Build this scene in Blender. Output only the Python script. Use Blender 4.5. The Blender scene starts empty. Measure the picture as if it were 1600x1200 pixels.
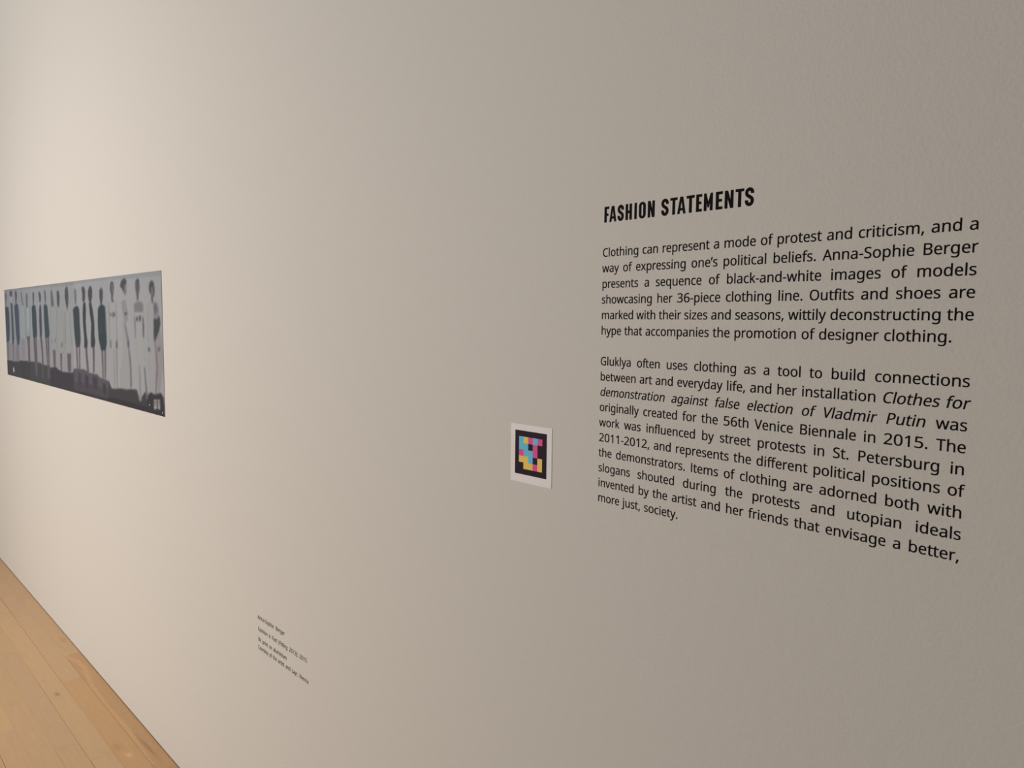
import bpy, bmesh, math, random
import numpy as np
from mathutils import Matrix, Vector
from mathutils.geometry import delaunay_2d_cdt

random.seed(7)
S = bpy.context.scene
COL = S.collection

# ------------------------------------------------------------------ camera
F_PX, YAW, PITCH, ROLL, DIST, EYE = 1166.52, -0.805747, -0.080113, 0.0106101, 0.864034, 1.5
cd = bpy.data.cameras.new('camera')
cam = bpy.data.objects.new('camera', cd)
COL.objects.link(cam)
cd.sensor_fit = 'HORIZONTAL'
cd.sensor_width = 36.0
cd.lens = 36.0 * F_PX / 1600.0
cd.clip_start = 0.02
fw = Vector((math.sin(YAW) * math.cos(PITCH), math.cos(YAW) * math.cos(PITCH), math.sin(PITCH)))
rt = Vector((math.cos(YAW), -math.sin(YAW), 0))
up = rt.cross(fw)
r2 = rt * math.cos(ROLL) + up * math.sin(ROLL)
u2 = -rt * math.sin(ROLL) + up * math.cos(ROLL)
m = Matrix((r2, u2, -fw)).transposed().to_4x4()
m.translation = (0, -DIST, EYE)
cam.matrix_world = m
S.camera = cam

# ------------------------------------------------------------------ world, lights, exposure
S.view_settings.view_transform = 'Standard'
S.view_settings.look = 'None'
S.view_settings.exposure = 0.04
S.view_settings.gamma = 1.0
S.view_settings.use_curve_mapping = False
wd = bpy.data.worlds.new('gallery_ambient')
S.world = wd
wd.use_nodes = True
bgn = wd.node_tree.nodes['Background']
bgn.inputs[0].default_value = (0.90, 0.97, 1.0, 1)
bgn.inputs[1].default_value = 0.066


def area(name, loc, target, size, power, col, spread=180):
    d = bpy.data.lights.new(name, 'AREA')
    d.shape = 'DISK'
    d.size = size
    d.energy = power
    d.color = col
    d.spread = math.radians(spread)
    o = bpy.data.objects.new(name, d)
    COL.objects.link(o)
    o.location = loc
    o.rotation_euler = (Vector(target) - Vector(loc)).to_track_quat('-Z', 'Y').to_euler()
    return o


# a broad unseen area light across the room, opposite the print, does most of the lighting
area('broad_key_light', (-3.9, -4.6, 2.3), (-3.9, 0, 2.25), 1.9, 176, (1.0, 0.925, 0.835))
area('floor_fill_light', (-3.6, -2.3, 4.2), (-3.6, -2.1, 0), 0.9, 18, (1.0, 0.93, 0.84), 110)  # unseen overhead fill, added to brighten the floor

# ------------------------------------------------------------------ helpers


def tag(o, label=None, cat=None, group=None, kind=None):
    if label: o['label'] = label
    if cat: o['category'] = cat
    if group: o['group'] = group
    if kind: o['kind'] = kind
    return o


def empty(name, loc):
    o = bpy.data.objects.new(name, None)
    o.empty_display_size = 0.05
    COL.objects.link(o)
    o.location = loc
    return o


def obj(name, verts, faces, mats, parent=None, mat_idx=None, smooth=False):
    me = bpy.data.meshes.new(name)
    me.from_pydata(verts, [], faces)
    for q in (mats if isinstance(mats, (list, tuple)) else [mats]):
        me.materials.append(q)
    if mat_idx is not None:
        me.polygons.foreach_set('material_index', mat_idx)
    me.update()
    o = bpy.data.objects.new(name, me)
    COL.objects.link(o)
    if parent: o.parent = parent
    return o


def box(x0, y0, z0, x1, y1, z1):
    v = [(x0, y0, z0), (x1, y0, z0), (x1, y1, z0), (x0, y1, z0), (x0, y0, z1), (x1, y0, z1), (x1, y1, z1), (x0, y1, z1)]
    f = [(0, 3, 2, 1), (4, 5, 6, 7), (0, 1, 5, 4), (1, 2, 6, 5), (2, 3, 7, 6), (3, 0, 4, 7)]
    return v, f


def lin(c):
    c = c / 255.0
    return c / 12.92 if c <= 0.04045 else ((c + 0.055) / 1.055) ** 2.4


def mat(name, col=(0.5, 0.5, 0.5), rough=0.5, spec=0.5):
    q = bpy.data.materials.new(name)
    q.use_nodes = True
    b = q.node_tree.nodes['Principled BSDF']
    b.inputs['Base Color'].default_value = (*col, 1)
    b.inputs['Roughness'].default_value = rough
    b.inputs['Specular IOR Level'].default_value = spec
    return q, q.node_tree, b


def N(t, kind, **kw):
    n = t.nodes.new(kind)
    for k, v in kw.items():
        if k.startswith('i_'):
            n.inputs[k[2:].replace('_', ' ')].default_value = v
        else:
            setattr(n, k, v)
    return n


# ------------------------------------------------------------------ materials
WALL = (0.70, 0.692, 0.679)
M_wall, t, b = mat('matt_white_emulsion', WALL, 0.62, 0.35)
tc = N(t, 'ShaderNodeTexCoord')
n1 = N(t, 'ShaderNodeTexNoise', i_Scale=210.0, i_Detail=2.5, i_Roughness=0.55)
n2 = N(t, 'ShaderNodeTexNoise', i_Scale=34.0, i_Detail=2.0)
vo = N(t, 'ShaderNodeTexVoronoi', i_Scale=26.0)
rmp = N(t, 'ShaderNodeMapRange')
rmp.inputs['From Min'].default_value = 0.0
rmp.inputs['From Max'].default_value = 0.09
rmp.inputs['To Min'].default_value = 1.0
rmp.inputs['To Max'].default_value = 0.0
b1 = N(t, 'ShaderNodeBump', i_Strength=0.34, i_Distance=0.0011)
b2 = N(t, 'ShaderNodeBump', i_Strength=0.12, i_Distance=0.004)
b3 = N(t, 'ShaderNodeBump', i_Strength=0.12, i_Distance=0.0012)
L = t.links.new
for n in (n1, n2, vo): L(tc.outputs['Object'], n.inputs['Vector'])
L(vo.outputs['Distance'], rmp.inputs['Value'])
L(n1.outputs['Fac'], b1.inputs['Height'])
L(n2.outputs['Fac'], b2.inputs['Height'])
L(rmp.outputs['Result'], b3.inputs['Height'])
L(b1.outputs['Normal'], b2.inputs['Normal'])
L(b2.outputs['Normal'], b3.inputs['Normal'])
L(b3.outputs['Normal'], b.inputs['Normal'])

M_gap, t, b = mat('dark_gap', (0.05, 0.042, 0.035), 0.9, 0.1)

M_floor, t, b = mat('varnished_maple', (0.5, 0.32, 0.17), 0.42, 0.35)
L = t.links.new
at = N(t, 'ShaderNodeAttribute', attribute_name='tone')
tc = N(t, 'ShaderNodeTexCoord')
mp = N(t, 'ShaderNodeMapping')
mp.inputs['Scale'].default_value = (5.0, 55.0, 1.0)
gr = N(t, 'ShaderNodeTexNoise', i_Scale=1.6, i_Detail=5.0, i_Roughness=0.6, i_Distortion=0.6)
mr = N(t, 'ShaderNodeMapRange')
mr.inputs['To Min'].default_value = 0.90
mr.inputs['To Max'].default_value = 1.10
mx = N(t, 'ShaderNodeMix', data_type='RGBA', blend_type='MULTIPLY')
mx.inputs[0].default_value = 1.0
L(tc.outputs['Object'], mp.inputs['Vector'])
L(mp.outputs['Vector'], gr.inputs['Vector'])
L(gr.outputs['Fac'], mr.inputs['Value'])
L(at.outputs['Color'], mx.inputs[6])
L(mr.outputs['Result'], mx.inputs[7])
L(mx.outputs[2], b.inputs['Base Color'])

M_vinyl, t, b = mat('black_vinyl', (0.006, 0.0045, 0.006), 0.7, 0.08)
M_vinyl_small, t, b = mat('charcoal_vinyl', (0.045, 0.042, 0.042), 0.7, 0.1)
M_alu, t, b = mat('brushed_aluminium_edge', (0.62, 0.61, 0.60), 0.45, 0.5)
M_print, t, b = mat('matt_print_ink', (0.4, 0.4, 0.4), 0.6, 0.12)
at = N(t, 'ShaderNodeAttribute', attribute_name='ink')
t.links.new(at.outputs['Color'], b.inputs['Base Color'])
M_pin_dark, t, b = mat('dark_pin', (0.06, 0.06, 0.065), 0.4, 0.5)
M_pin_pale, t, b = mat('pale_pin', (0.75, 0.74, 0.72), 0.4, 0.5)
M_paper, t, b = mat('white_card', (0.93, 0.92, 0.97), 0.55, 0.3)
M_black, t, b = mat('black_ink', (0.020, 0.012, 0.028), 0.6, 0.15)
M_cyan, t, b = mat('cyan_ink', (0.15, 0.61, 0.92), 0.5, 0.3)
M_yel, t, b = mat('yellow_ink', (0.97, 0.68, 0.13), 0.5, 0.3)
M_mag, t, b = mat('magenta_ink', (0.86, 0.085, 0.38), 0.5, 0.3)

# ------------------------------------------------------------------ setting: wall and floor
v, f = box(-12.0, 0.0, 0.0028, 3.2, 0.14, 6.0)
w = obj('wall_back', v, f, M_wall)
tag(w, kind='structure')
v, f = box(-12.0, 0.006, -0.02, 3.2, 0.13, 0.0028)
g = obj('trim_1', v, f, M_gap)
tag(g, kind='structure')

PITCHB, FIRST = 0.0725, 0.061          # board pitch; first board is cut narrower at the wall
BASE = np.array([0.645, 0.430, 0.245])


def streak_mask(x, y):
    """a paler streak in the board colour that wanders along the first board"""
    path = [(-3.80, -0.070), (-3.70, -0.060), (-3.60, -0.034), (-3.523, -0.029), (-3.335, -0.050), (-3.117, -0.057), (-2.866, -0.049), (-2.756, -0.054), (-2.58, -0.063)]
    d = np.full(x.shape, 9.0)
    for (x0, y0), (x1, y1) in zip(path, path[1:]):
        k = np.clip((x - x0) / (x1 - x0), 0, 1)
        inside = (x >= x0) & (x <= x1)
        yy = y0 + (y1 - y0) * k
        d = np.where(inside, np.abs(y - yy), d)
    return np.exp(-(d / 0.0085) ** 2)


V, Fc, C, MI = [], [], [], []
# fixed joints read off the boards nearest the wall, random elsewhere
JOINTS = {0: [-4.62, -3.70, -2.52], 1: [-4.35, -3.43, -2.45], 2: [-4.45, -3.50, -2.74], 3: [-3.90, -2.89], 4: [-4.25, -3.36]}
row = 0
y_top = 0.0
while y_top > -3.4:
    y_bot = -(FIRST + PITCHB * row)
    js = sorted(JOINTS.get(row, []))
    xs = [-12.0]
    hi = js[0] if js else 99
    x = -12.0 + random.uniform(0.3, 0.9)
    while x < min(hi - 0.35, 3.2):
        xs.append(x)
        x += random.uniform(0.6, 1.15)
    xs += js
    x = xs[-1] + random.uniform(0.7, 1.1)
    while js and x < 3.2:
        xs.append(x)
        x += random.uniform(0.6, 1.15)
    xs.append(3.2)
    for x0, x1 in zip(xs, xs[1:]):
        xa, xb, ya, yb = x0 + 0.0003, x1 - 0.0003, y_bot + random.choice((0.0001, 0.0003, 0.0006, 0.0011)), y_top - 0.0001
        near = row < 12 and xb > -8.0 and xa < -1.6
        nx = max(1, int((xb - xa) / 0.016)) if near else 1
        ny = 9 if near else 1
        base = len(V)
        tone = BASE * random.uniform(0.955, 1.045) * np.array([1.0, random.uniform(0.98, 1.015), random.uniform(0.95, 1.03)])
        gx = np.linspace(xa, xb, nx + 1)
        gy = np.linspace(ya, yb, ny + 1)
        X, Y = np.meshgrid(gx, gy)
        X, Y = X.ravel(), Y.ravel()
        cc = np.tile(tone, (len(X), 1))
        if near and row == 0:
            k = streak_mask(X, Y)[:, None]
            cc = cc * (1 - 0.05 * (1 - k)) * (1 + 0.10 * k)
            cc = cc * np.where(X[:, None] > -3.70, np.array([0.98, 0.90, 0.80]), 1.0)
            kn = np.exp(-(((X + 2.70) - (Y + 0.035) * 9) / 0.07) ** 2 - ((Y + 0.036) / 0.006) ** 2)[:, None]
            cc = cc * (1 - 0.38 * kn)
            kn = np.exp(-((X + 3.90) / 0.035) ** 2 - ((Y + 0.024) / 0.010) ** 2)[:, None]
            cc = cc * (1 - 0.20 * kn)
        if near and row == 1:
            kn = np.exp(-((X + 2.69) / 0.016) ** 2 - ((Y + 0.098) / 0.007) ** 2)[:, None]
            cc = cc * (1 + 0.45 * kn)
            kn = np.exp(-((X + 2.77) / 0.03) ** 2 - ((Y + 0.112) / 0.012) ** 2)[:, None]
            cc = cc * (1 - 0.16 * kn)
            cc = cc * np.where(X > -3.43, 0.95, 1.0)[:, None] * np.where(X[:, None] > -3.43, np.array([1.0, 0.92, 0.84]), 1.0)
        if near and row == 2:
            kn = np.exp(-((X + 3.337) / 0.017) ** 2 - ((Y + 0.173) / 0.007) ** 2)[:, None]
            cc = cc * (1 - 0.55 * kn)
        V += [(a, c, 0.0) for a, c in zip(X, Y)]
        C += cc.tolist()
        for j in range(ny):
            for i in range(nx):
                p = base + j * (nx + 1) + i
                Fc.append((p, p + 1, p + nx + 2, p + nx + 1))
                MI.append(0)
    y_top = y_bot
    row += 1
# the sub-floor that shows in the seams
sv, sf = box(-12.0, y_top, -0.06, 3.2, 0.14, -0.0012)
k0 = len(V)
V += sv
C += [[0.28, 0.17, 0.085]] * 8
Fc += [tuple(k0 + i for i in q) for q in sf]
MI += [0] * 6
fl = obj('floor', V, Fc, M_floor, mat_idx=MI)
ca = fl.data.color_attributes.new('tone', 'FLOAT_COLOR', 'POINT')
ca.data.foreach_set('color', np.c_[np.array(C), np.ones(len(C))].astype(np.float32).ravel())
tag(fl, kind='structure')

# ------------------------------------------------------------------ lettering
GLYPHS = {
' ':(209,[]),
'(':(241,[[32,177,32,220,32,264,36,306,45,348,53,390,66,430,83,468,101,505,123,540,150,573,172,573,194,573,217,573,179,522,151,467,132,407,113,346,103,284,103,221,103,179,108,138,116,98,125,57,137,18,154,-20,171,-57,191,-93,216,-127,194,-127,172,-127,150,-127,123,-95,101,-61,83,-24,66,13,53,53,45,94,36,135]]),
')':(241,[[209,264,209,220,209,177,204,135,196,94,188,53,175,13,158,-24,140,-61,118,-95,91,-127,69,-127,47,-127,25,-127,49,-93,70,-57,87,-20,103,18,116,57,124,98,133,138,137,179,137,221,137,263,133,304,124,346,116,387,103,427,87,465,70,504,49,539,24,573,46,573,68,573,91,573,118,540,140,505,158,468,175,430,188,390,196,348,204,306]]),
',':(215,[[152,87,154,84,149,65,143,45,136,23,128,1,120,-20,111,-42,102,-64,94,-84,85,-103,68,-103,50,-103,33,-103,38,-83,43,-61,49,-38,54,-15,58,8,63,31,67,54,70,74,73,93,98,93,123,93,148,93,150,90]]),
'-':(258,[[97,184,32,184,32,204,32,225,32,246,97,246,161,246,226,246,226,225,226,204,226,184,161,184]]),
'.':(215,[[58,24,58,43,58,63,63,77,72,85,82,93,93,97,107,97,121,97,132,93,142,85,152,77,157,63,157,43,157,24,152,10,142,2,132,-7,121,-11,107,-11,93,-11,82,-7,72,2,63,10]]),
'0':(459,[[419,349,419,287,419,241,416,199,409,163,402,126,391,96,376,70,360,45,341,25,316,12,292,-1,263,-8,229,-8,186,-8,150,4,122,27,94,51,73,85,60,129,46,173,39,226,39,287,39,349,46,402,58,446,71,490,91,523,119,547,146,570,183,581,229,581,271,581,307,570,335,547,364,523,385,490,399,446,412,402],[110,339,110,287,110,235,114,191,121,156,129,122,142,96,159,78,177,61,200,52,229,52,257,52,281,61,298,78,315,95,328,121,336,156,344,191,348,235,348,287,348,339,344,383,336,417,328,452,315,478,298,495,281,513,257,521,229,521,200,521,177,513,159,495,142,478,129,452,121,417,114,383]]),
'1':(459,[[285,191,285,0,262,0,239,0,216,0,216,133,216,267,216,400,216,416,216,429,216,439,216,450,217,460,217,470,218,479,218,489,219,499,210,490,203,483,196,477,189,471,180,464,169,455,149,438,129,422,108,405,96,421,84,437,71,452,123,492,175,532,226,573,246,573,265,573,285,573,285,382]]),
'2':(459,[[417,21,417,0,291,0,165,0,38,0,38,20,38,39,38,59,88,109,138,160,188,210,217,239,242,265,261,287,281,310,296,332,306,353,316,375,322,399,322,424,322,456,312,480,294,496,275,512,250,520,221,520,193,520,168,516,147,506,126,496,105,483,83,466,70,482,57,497,45,513,60,526,76,538,94,548,112,558,132,566,153,572,174,578,196,581,221,581,256,581,287,574,313,562,338,550,358,532,372,510,387,487,394,460,394,428,394,398,388,370,375,344,363,318,346,292,324,267,302,241,276,214,247,185,207,146,167,107,128,67,128,66,128,65,128,64,224,64,321,64,417,64,417,43]]),
'3':(459,[[395,480,395,439,395,413,391,391,381,372,371,353,358,338,340,326,322,315,301,306,277,302,277,300,277,299,277,298,323,293,357,279,379,255,402,231,413,201,413,163,413,130,405,100,390,74,374,48,350,28,318,14,286,-1,244,-8,193,-8,163,-8,136,-6,110,-1,84,3,60,11,36,23,36,45,36,67,36,89,60,77,86,68,114,61,142,55,168,51,194,51,245,51,282,61,305,81,328,101,339,129,339,164,339,188,333,208,320,223,308,237,289,248,265,255,241,262,213,265,179,265,160,265,142,265,123,265,123,285,123,306,123,326,142,326,161,326,180,326,211,326,238,330,259,339,280,348,296,361,307,377,318,394,323,412,323,434,323,462,314,483,295,498,276,514,251,521,219,521,199,521,180,519,164,515,147,511,132,506,117,498,103,491,89,483,75,473,63,489,51,505,39,521,60,537,85,551,115,563,145,575,180,581,218,581,278,581,323,567,352,540,381,514]]),
'5':(459,[[202,351,221,351,260,351,294,345,322,331,351,318,374,299,389,274,405,249,413,219,413,183,413,143,404,109,387,81,370,52,346,30,314,15,282,0,244,-8,199,-8,169,-8,142,-5,116,0,90,5,68,13,51,23,51,45,51,68,51,90,70,78,93,69,121,62,148,55,175,52,200,52,228,52,253,57,274,65,295,74,311,88,323,106,335,125,341,148,341,176,341,213,329,242,306,262,283,282,247,292,197,292,182,292,165,291,146,288,127,285,111,283,99,280,88,287,76,295,64,302,71,392,79,482,86,573,182,573,277,573,373,573,373,551,373,530,373,508,297,508,222,508,146,508,141,453,137,398,132,342,141,344,154,346,169,348,185,350]]),
'6':(459,[[44,202,44,245,44,278,46,310,51,342,55,374,63,405,75,433,86,462,101,487,121,510,141,532,166,549,196,562,226,574,263,581,306,581,318,581,330,580,344,579,357,578,368,576,377,573,377,553,377,533,377,513,367,516,356,519,344,520,332,522,320,523,308,523,271,523,240,517,216,504,191,492,172,475,158,454,143,433,133,408,127,380,120,352,116,323,115,291,116,291,118,291,119,291,128,304,138,315,150,326,162,336,177,344,194,350,212,356,232,358,255,358,288,358,317,352,342,338,367,324,386,305,400,279,414,253,421,221,421,184,421,145,414,111,399,82,384,53,363,31,336,15,309,0,276,-8,239,-8,212,-8,186,-3,163,7,139,17,119,33,101,54,83,75,69,101,59,133,49,165],[218,51,238,51,272,51,299,62,320,84,341,105,351,139,351,184,351,221,342,250,324,271,305,292,277,303,241,303,215,303,194,298,175,287,156,277,142,264,131,248,121,232,115,215,115,198,115,180,118,163,123,146,128,129,136,113,146,99,157,84,170,73,185,64,200,56]]),
'A':(512,[[462,0,437,0,414,59,391,118,368,177,292,177,217,177,141,177,118,118,96,59,73,0,49,0,24,0,0,0,75,192,149,383,224,575,245,575,267,575,289,575,363,383,437,192,512,0,487,0],[304,357,282,415,281,419,278,427,274,438,271,449,267,461,263,473,260,485,257,494,255,500,252,490,250,479,247,468,244,457,241,447,238,438,235,429,232,421,230,415,209,357,187,299,165,241,226,241,286,241,346,241,325,299]]),
'B':(521,[[187,573,241,573,313,573,367,562,404,541,440,520,459,483,459,431,459,408,455,388,446,371,438,354,426,339,409,328,393,316,373,308,350,304,350,303,350,301,350,300,374,296,395,289,415,279,435,269,450,254,461,236,472,217,478,193,478,163,478,128,470,99,454,74,438,50,415,31,385,19,356,6,320,0,279,0,212,0,145,0,78,0,78,191,78,382,78,573,132,573],[221,329,256,329,305,329,339,337,357,352,375,368,384,392,384,423,384,454,373,477,351,490,329,504,293,511,245,511,213,511,182,511,150,511,150,450,150,389,150,329,185,329],[187,269,150,269,150,199,150,130,150,61,188,61,227,61,265,61,316,61,352,71,371,91,391,110,401,136,401,168,401,189,397,206,388,221,379,236,364,248,344,256,323,265,295,269,260,269,223,269]]),
'C':(507,[[349,517,323,517,293,517,265,512,241,502,216,491,195,476,178,456,161,436,148,412,139,383,130,354,125,322,125,286,125,239,132,198,147,164,162,129,184,102,213,83,242,65,279,55,322,55,348,55,371,57,394,62,416,66,438,71,460,78,460,57,460,36,460,15,438,7,416,1,393,-2,371,-6,343,-8,312,-8,254,-8,205,4,166,28,127,52,98,86,78,131,59,175,49,227,49,287,49,330,55,370,67,406,79,442,97,473,120,499,143,525,172,545,206,559,240,574,280,581,324,581,353,581,382,578,409,572,436,566,461,558,482,547,472,527,463,506,453,486,435,494,416,501,394,508,372,514]]),
'F':(416,[[150,81,150,0,126,0,102,0,78,0,78,191,78,382,78,573,184,573,291,573,398,573,398,551,398,530,398,509,315,509,233,509,150,509,150,442,150,374,150,306,227,306,305,306,383,306,383,285,383,264,383,243,305,243,227,243,150,243,150,162]]),
'G':(584,[[326,281,326,302,392,302,458,302,524,302,524,209,524,115,524,22,493,11,462,4,431,-1,399,-6,363,-8,323,-8,264,-8,214,4,173,28,133,51,102,85,81,130,59,174,49,226,49,286,49,346,61,398,84,442,108,486,142,520,186,544,230,568,283,581,346,581,378,581,408,578,437,572,465,566,492,558,516,547,507,526,498,505,489,484,469,493,446,501,421,508,395,514,369,517,342,517,296,517,257,508,225,489,192,470,167,444,150,409,133,375,124,334,124,286,124,241,132,201,146,166,161,131,184,103,216,84,247,64,289,55,340,55,365,55,387,56,404,59,422,61,438,64,452,68,452,125,452,182,452,238,410,238,368,238,326,238,326,260]]),
'I':(272,[[239,14,239,0,170,0,101,0,32,0,32,14,32,28,32,42,55,47,77,52,99,57,99,210,99,362,99,515,77,520,55,526,32,531,32,545,32,559,32,573,101,573,170,573,239,573,239,559,239,545,239,531,217,526,194,520,172,515,172,362,172,210,172,57,194,52,217,47,239,42,239,28]]),
'L':(420,[[185,0,78,0,78,191,78,382,78,573,102,573,126,573,150,573,150,403,150,234,150,64,233,64,317,64,400,64,400,43,400,21,400,0,293,0]]),
'O':(626,[[577,346,577,287,577,243,572,202,561,166,549,130,533,99,510,73,488,47,461,27,428,13,395,-1,357,-8,314,-8,269,-8,230,-1,196,13,163,27,136,47,114,73,92,99,76,130,65,167,54,203,49,244,49,288,49,347,59,398,78,442,97,486,126,520,166,545,205,569,254,581,314,581,372,581,420,569,459,545,498,521,527,486,547,442,567,398],[125,335,125,287,125,239,132,198,145,163,159,128,179,101,207,83,235,64,271,55,314,55,357,55,392,64,420,83,447,101,468,128,481,163,495,198,501,239,501,287,501,359,486,416,456,457,426,498,379,518,314,518,271,518,235,509,207,490,179,472,159,445,145,411,132,377]]),
'P':(485,[[179,573,229,573,304,573,359,558,393,528,427,499,444,458,444,404,444,381,440,358,433,336,425,315,412,295,395,278,377,261,353,248,324,238,295,228,258,223,216,223,194,223,172,223,150,223,150,149,150,74,150,0,126,0,102,0,78,0,78,191,78,382,78,573,128,573],[274,511,223,511,199,511,174,511,150,511,150,435,150,360,150,285,169,285,188,285,208,285,244,285,274,289,298,296,322,304,340,316,352,334,364,351,370,373,370,401,370,438,358,465,334,484,311,502]]),
'S':(440,[[403,183,403,153,403,119,394,90,378,66,361,42,337,24,307,11,276,-2,240,-8,198,-8,177,-8,156,-7,137,-5,117,-3,99,0,83,4,67,8,53,13,41,19,41,42,41,65,41,88,60,80,84,72,113,65,141,58,171,55,201,55,230,55,253,58,273,66,292,73,306,84,316,98,326,112,330,128,330,147,330,165,326,181,318,194,310,207,297,219,277,230,258,241,230,252,196,265,171,274,150,283,131,294,113,304,97,316,85,330,73,343,63,358,57,375,51,392,48,412,48,435,48,465,56,491,71,513,87,534,108,551,136,563,163,575,195,581,231,581,262,581,291,578,318,572,344,566,368,558,389,549,381,528,374,507,366,487,347,495,325,503,302,508,279,514,254,517,229,517,205,517,185,514,169,507,153,500,141,490,133,478,125,465,121,450,121,434,121,415,125,399,133,386,141,373,154,361,172,351,191,341,215,330,246,318,280,306,308,293,332,279,355,265,372,248,385,228,397,208]]),
'T':(446,[[259,170,259,0,235,0,211,0,187,0,187,170,187,339,187,509,127,509,68,509,8,509,8,530,8,551,8,573,151,573,294,573,437,573,437,551,437,530,437,509,378,509,318,509,259,509,259,339]]),
'U':(586,[[513,326,513,202,513,163,505,127,489,95,473,63,449,38,416,20,383,1,341,-8,290,-8,219,-8,165,11,128,50,91,89,72,140,72,204,72,327,72,450,72,573,96,573,120,573,144,573,144,449,144,325,144,201,144,155,157,119,182,93,206,67,244,55,294,55,329,55,357,61,379,73,401,86,416,103,427,126,437,148,442,173,442,202,442,326,442,449,442,573,466,573,489,573,513,573,513,449]]),
'V':(481,[[456,573,481,573,413,382,345,191,277,0,253,0,229,0,204,0,136,191,68,382,0,573,25,573,50,573,75,573,118,450,161,328,204,205,210,190,215,175,220,160,224,146,228,132,231,119,235,106,238,93,241,80,243,93,246,106,250,119,253,133,257,147,262,161,266,176,271,191,277,207,319,329,362,451,405,573,430,573]]),
'a':(450,[[203,437,231,437,283,437,322,426,347,403,372,380,385,343,385,293,385,195,385,98,385,0,368,0,351,0,334,0,329,20,325,41,320,61,319,61,318,61,317,61,304,45,292,32,279,22,266,12,251,4,234,-1,217,-6,196,-8,172,-8,147,-8,124,-3,103,6,82,15,66,29,55,48,43,67,37,91,37,119,37,162,54,195,87,219,121,242,173,254,243,257,267,257,292,258,316,259,316,268,316,276,316,285,316,321,308,345,293,359,277,373,255,380,227,380,204,380,183,377,163,370,142,363,123,356,106,347,99,365,91,383,84,400,103,410,125,419,151,426,176,433],[273,209,252,208,198,206,161,197,141,182,120,167,110,146,110,119,110,95,117,77,132,66,147,55,165,49,188,49,225,49,255,59,279,79,303,99,315,130,315,172,315,184,315,197,315,210,294,209]]),
'b':(493,[[139,511,139,461,139,443,138,426,138,410,137,394,136,382,135,373,136,373,137,373,139,373,151,391,168,406,189,419,211,431,238,437,272,437,325,437,368,418,401,381,433,344,449,289,449,215,449,166,442,125,427,91,412,58,392,33,365,17,338,0,307,-8,272,-8,238,-8,211,-2,189,10,168,23,151,37,139,55,137,55,135,55,133,55,128,36,123,18,119,0,102,0,85,0,68,0,68,203,68,406,68,609,92,609,115,609,139,609,139,560],[299,379,260,379,229,379,205,373,188,361,170,350,157,332,150,308,142,285,139,254,139,217,139,216,139,215,139,214,139,161,147,121,165,93,182,65,214,51,261,51,300,51,329,65,348,93,367,121,376,162,376,216,376,270,367,310,348,338,329,365]]),
'c':(385,[[265,-8,241,-8,203,-8,169,0,139,15,109,31,86,55,69,87,53,120,44,162,44,213,44,265,53,308,71,342,88,375,112,399,142,415,173,430,207,438,245,438,267,438,288,436,309,431,329,426,346,421,358,415,351,395,344,376,337,356,324,361,309,365,292,370,275,374,259,376,244,376,215,376,191,370,172,358,154,345,140,327,131,303,122,279,117,249,117,213,117,179,122,150,131,126,140,102,153,84,172,71,190,59,213,53,240,53,263,53,284,55,302,60,320,65,336,71,351,78,351,57,351,36,351,15,337,8,321,2,304,-2,286,-6]]),
'd':(493,[[243,-8,221,-8,167,-8,124,11,92,48,60,85,44,140,44,214,44,288,60,344,93,381,125,419,168,438,221,438,244,438,263,435,280,429,296,424,311,416,323,407,335,397,346,386,354,374,356,374,358,374,359,374,359,381,358,392,356,405,355,419,354,430,354,438,354,495,354,552,354,609,378,609,401,609,425,609,425,406,425,203,425,0,406,0,387,0,368,0,365,19,361,38,358,58,357,58,356,58,354,58,346,45,335,34,323,24,311,15,296,7,279,1,263,-5],[193,51,232,51,277,51,309,63,328,88,346,113,355,150,355,200,355,205,355,209,355,213,355,267,346,308,329,336,311,365,279,379,231,379,193,379,165,364,146,334,127,304,117,263,117,213,117,161,127,121,146,93,165,65]]),
'e':(452,[[196,438,234,438,271,438,303,430,329,414,356,398,376,375,390,346,404,317,411,283,411,244,411,230,411,215,411,201,313,201,215,201,117,201,118,153,131,116,154,90,178,65,211,52,254,52,281,52,306,55,327,60,348,65,370,72,392,82,392,61,392,41,392,20,370,10,349,3,327,-1,306,-6,280,-8,251,-8,210,-8,174,0,143,17,112,33,88,58,70,91,53,124,44,164,44,212,44,259,52,299,68,333,84,366,106,392,134,411,163,429],[257,380,233,380,200,380,173,369,154,348,134,326,122,296,119,257,192,257,265,257,338,257,338,282,334,303,326,322,319,340,308,354,292,364,277,375]]),
'f':(276,[[266,393,266,375,230,375,194,375,158,375,158,250,158,125,158,0,134,0,111,0,87,0,87,125,87,250,87,375,62,375,37,375,12,375,12,386,12,397,12,408,37,416,62,424,87,432,87,441,87,449,87,457,87,494,93,524,104,547,115,570,131,587,152,597,172,608,198,613,227,613,244,613,260,612,274,609,288,606,300,603,310,599,304,581,298,562,292,544,283,546,273,549,262,552,251,554,240,556,228,556,204,556,187,548,175,532,164,516,158,492,158,458,158,449,158,439,158,430,194,430,230,430,266,430,266,412]]),
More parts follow.
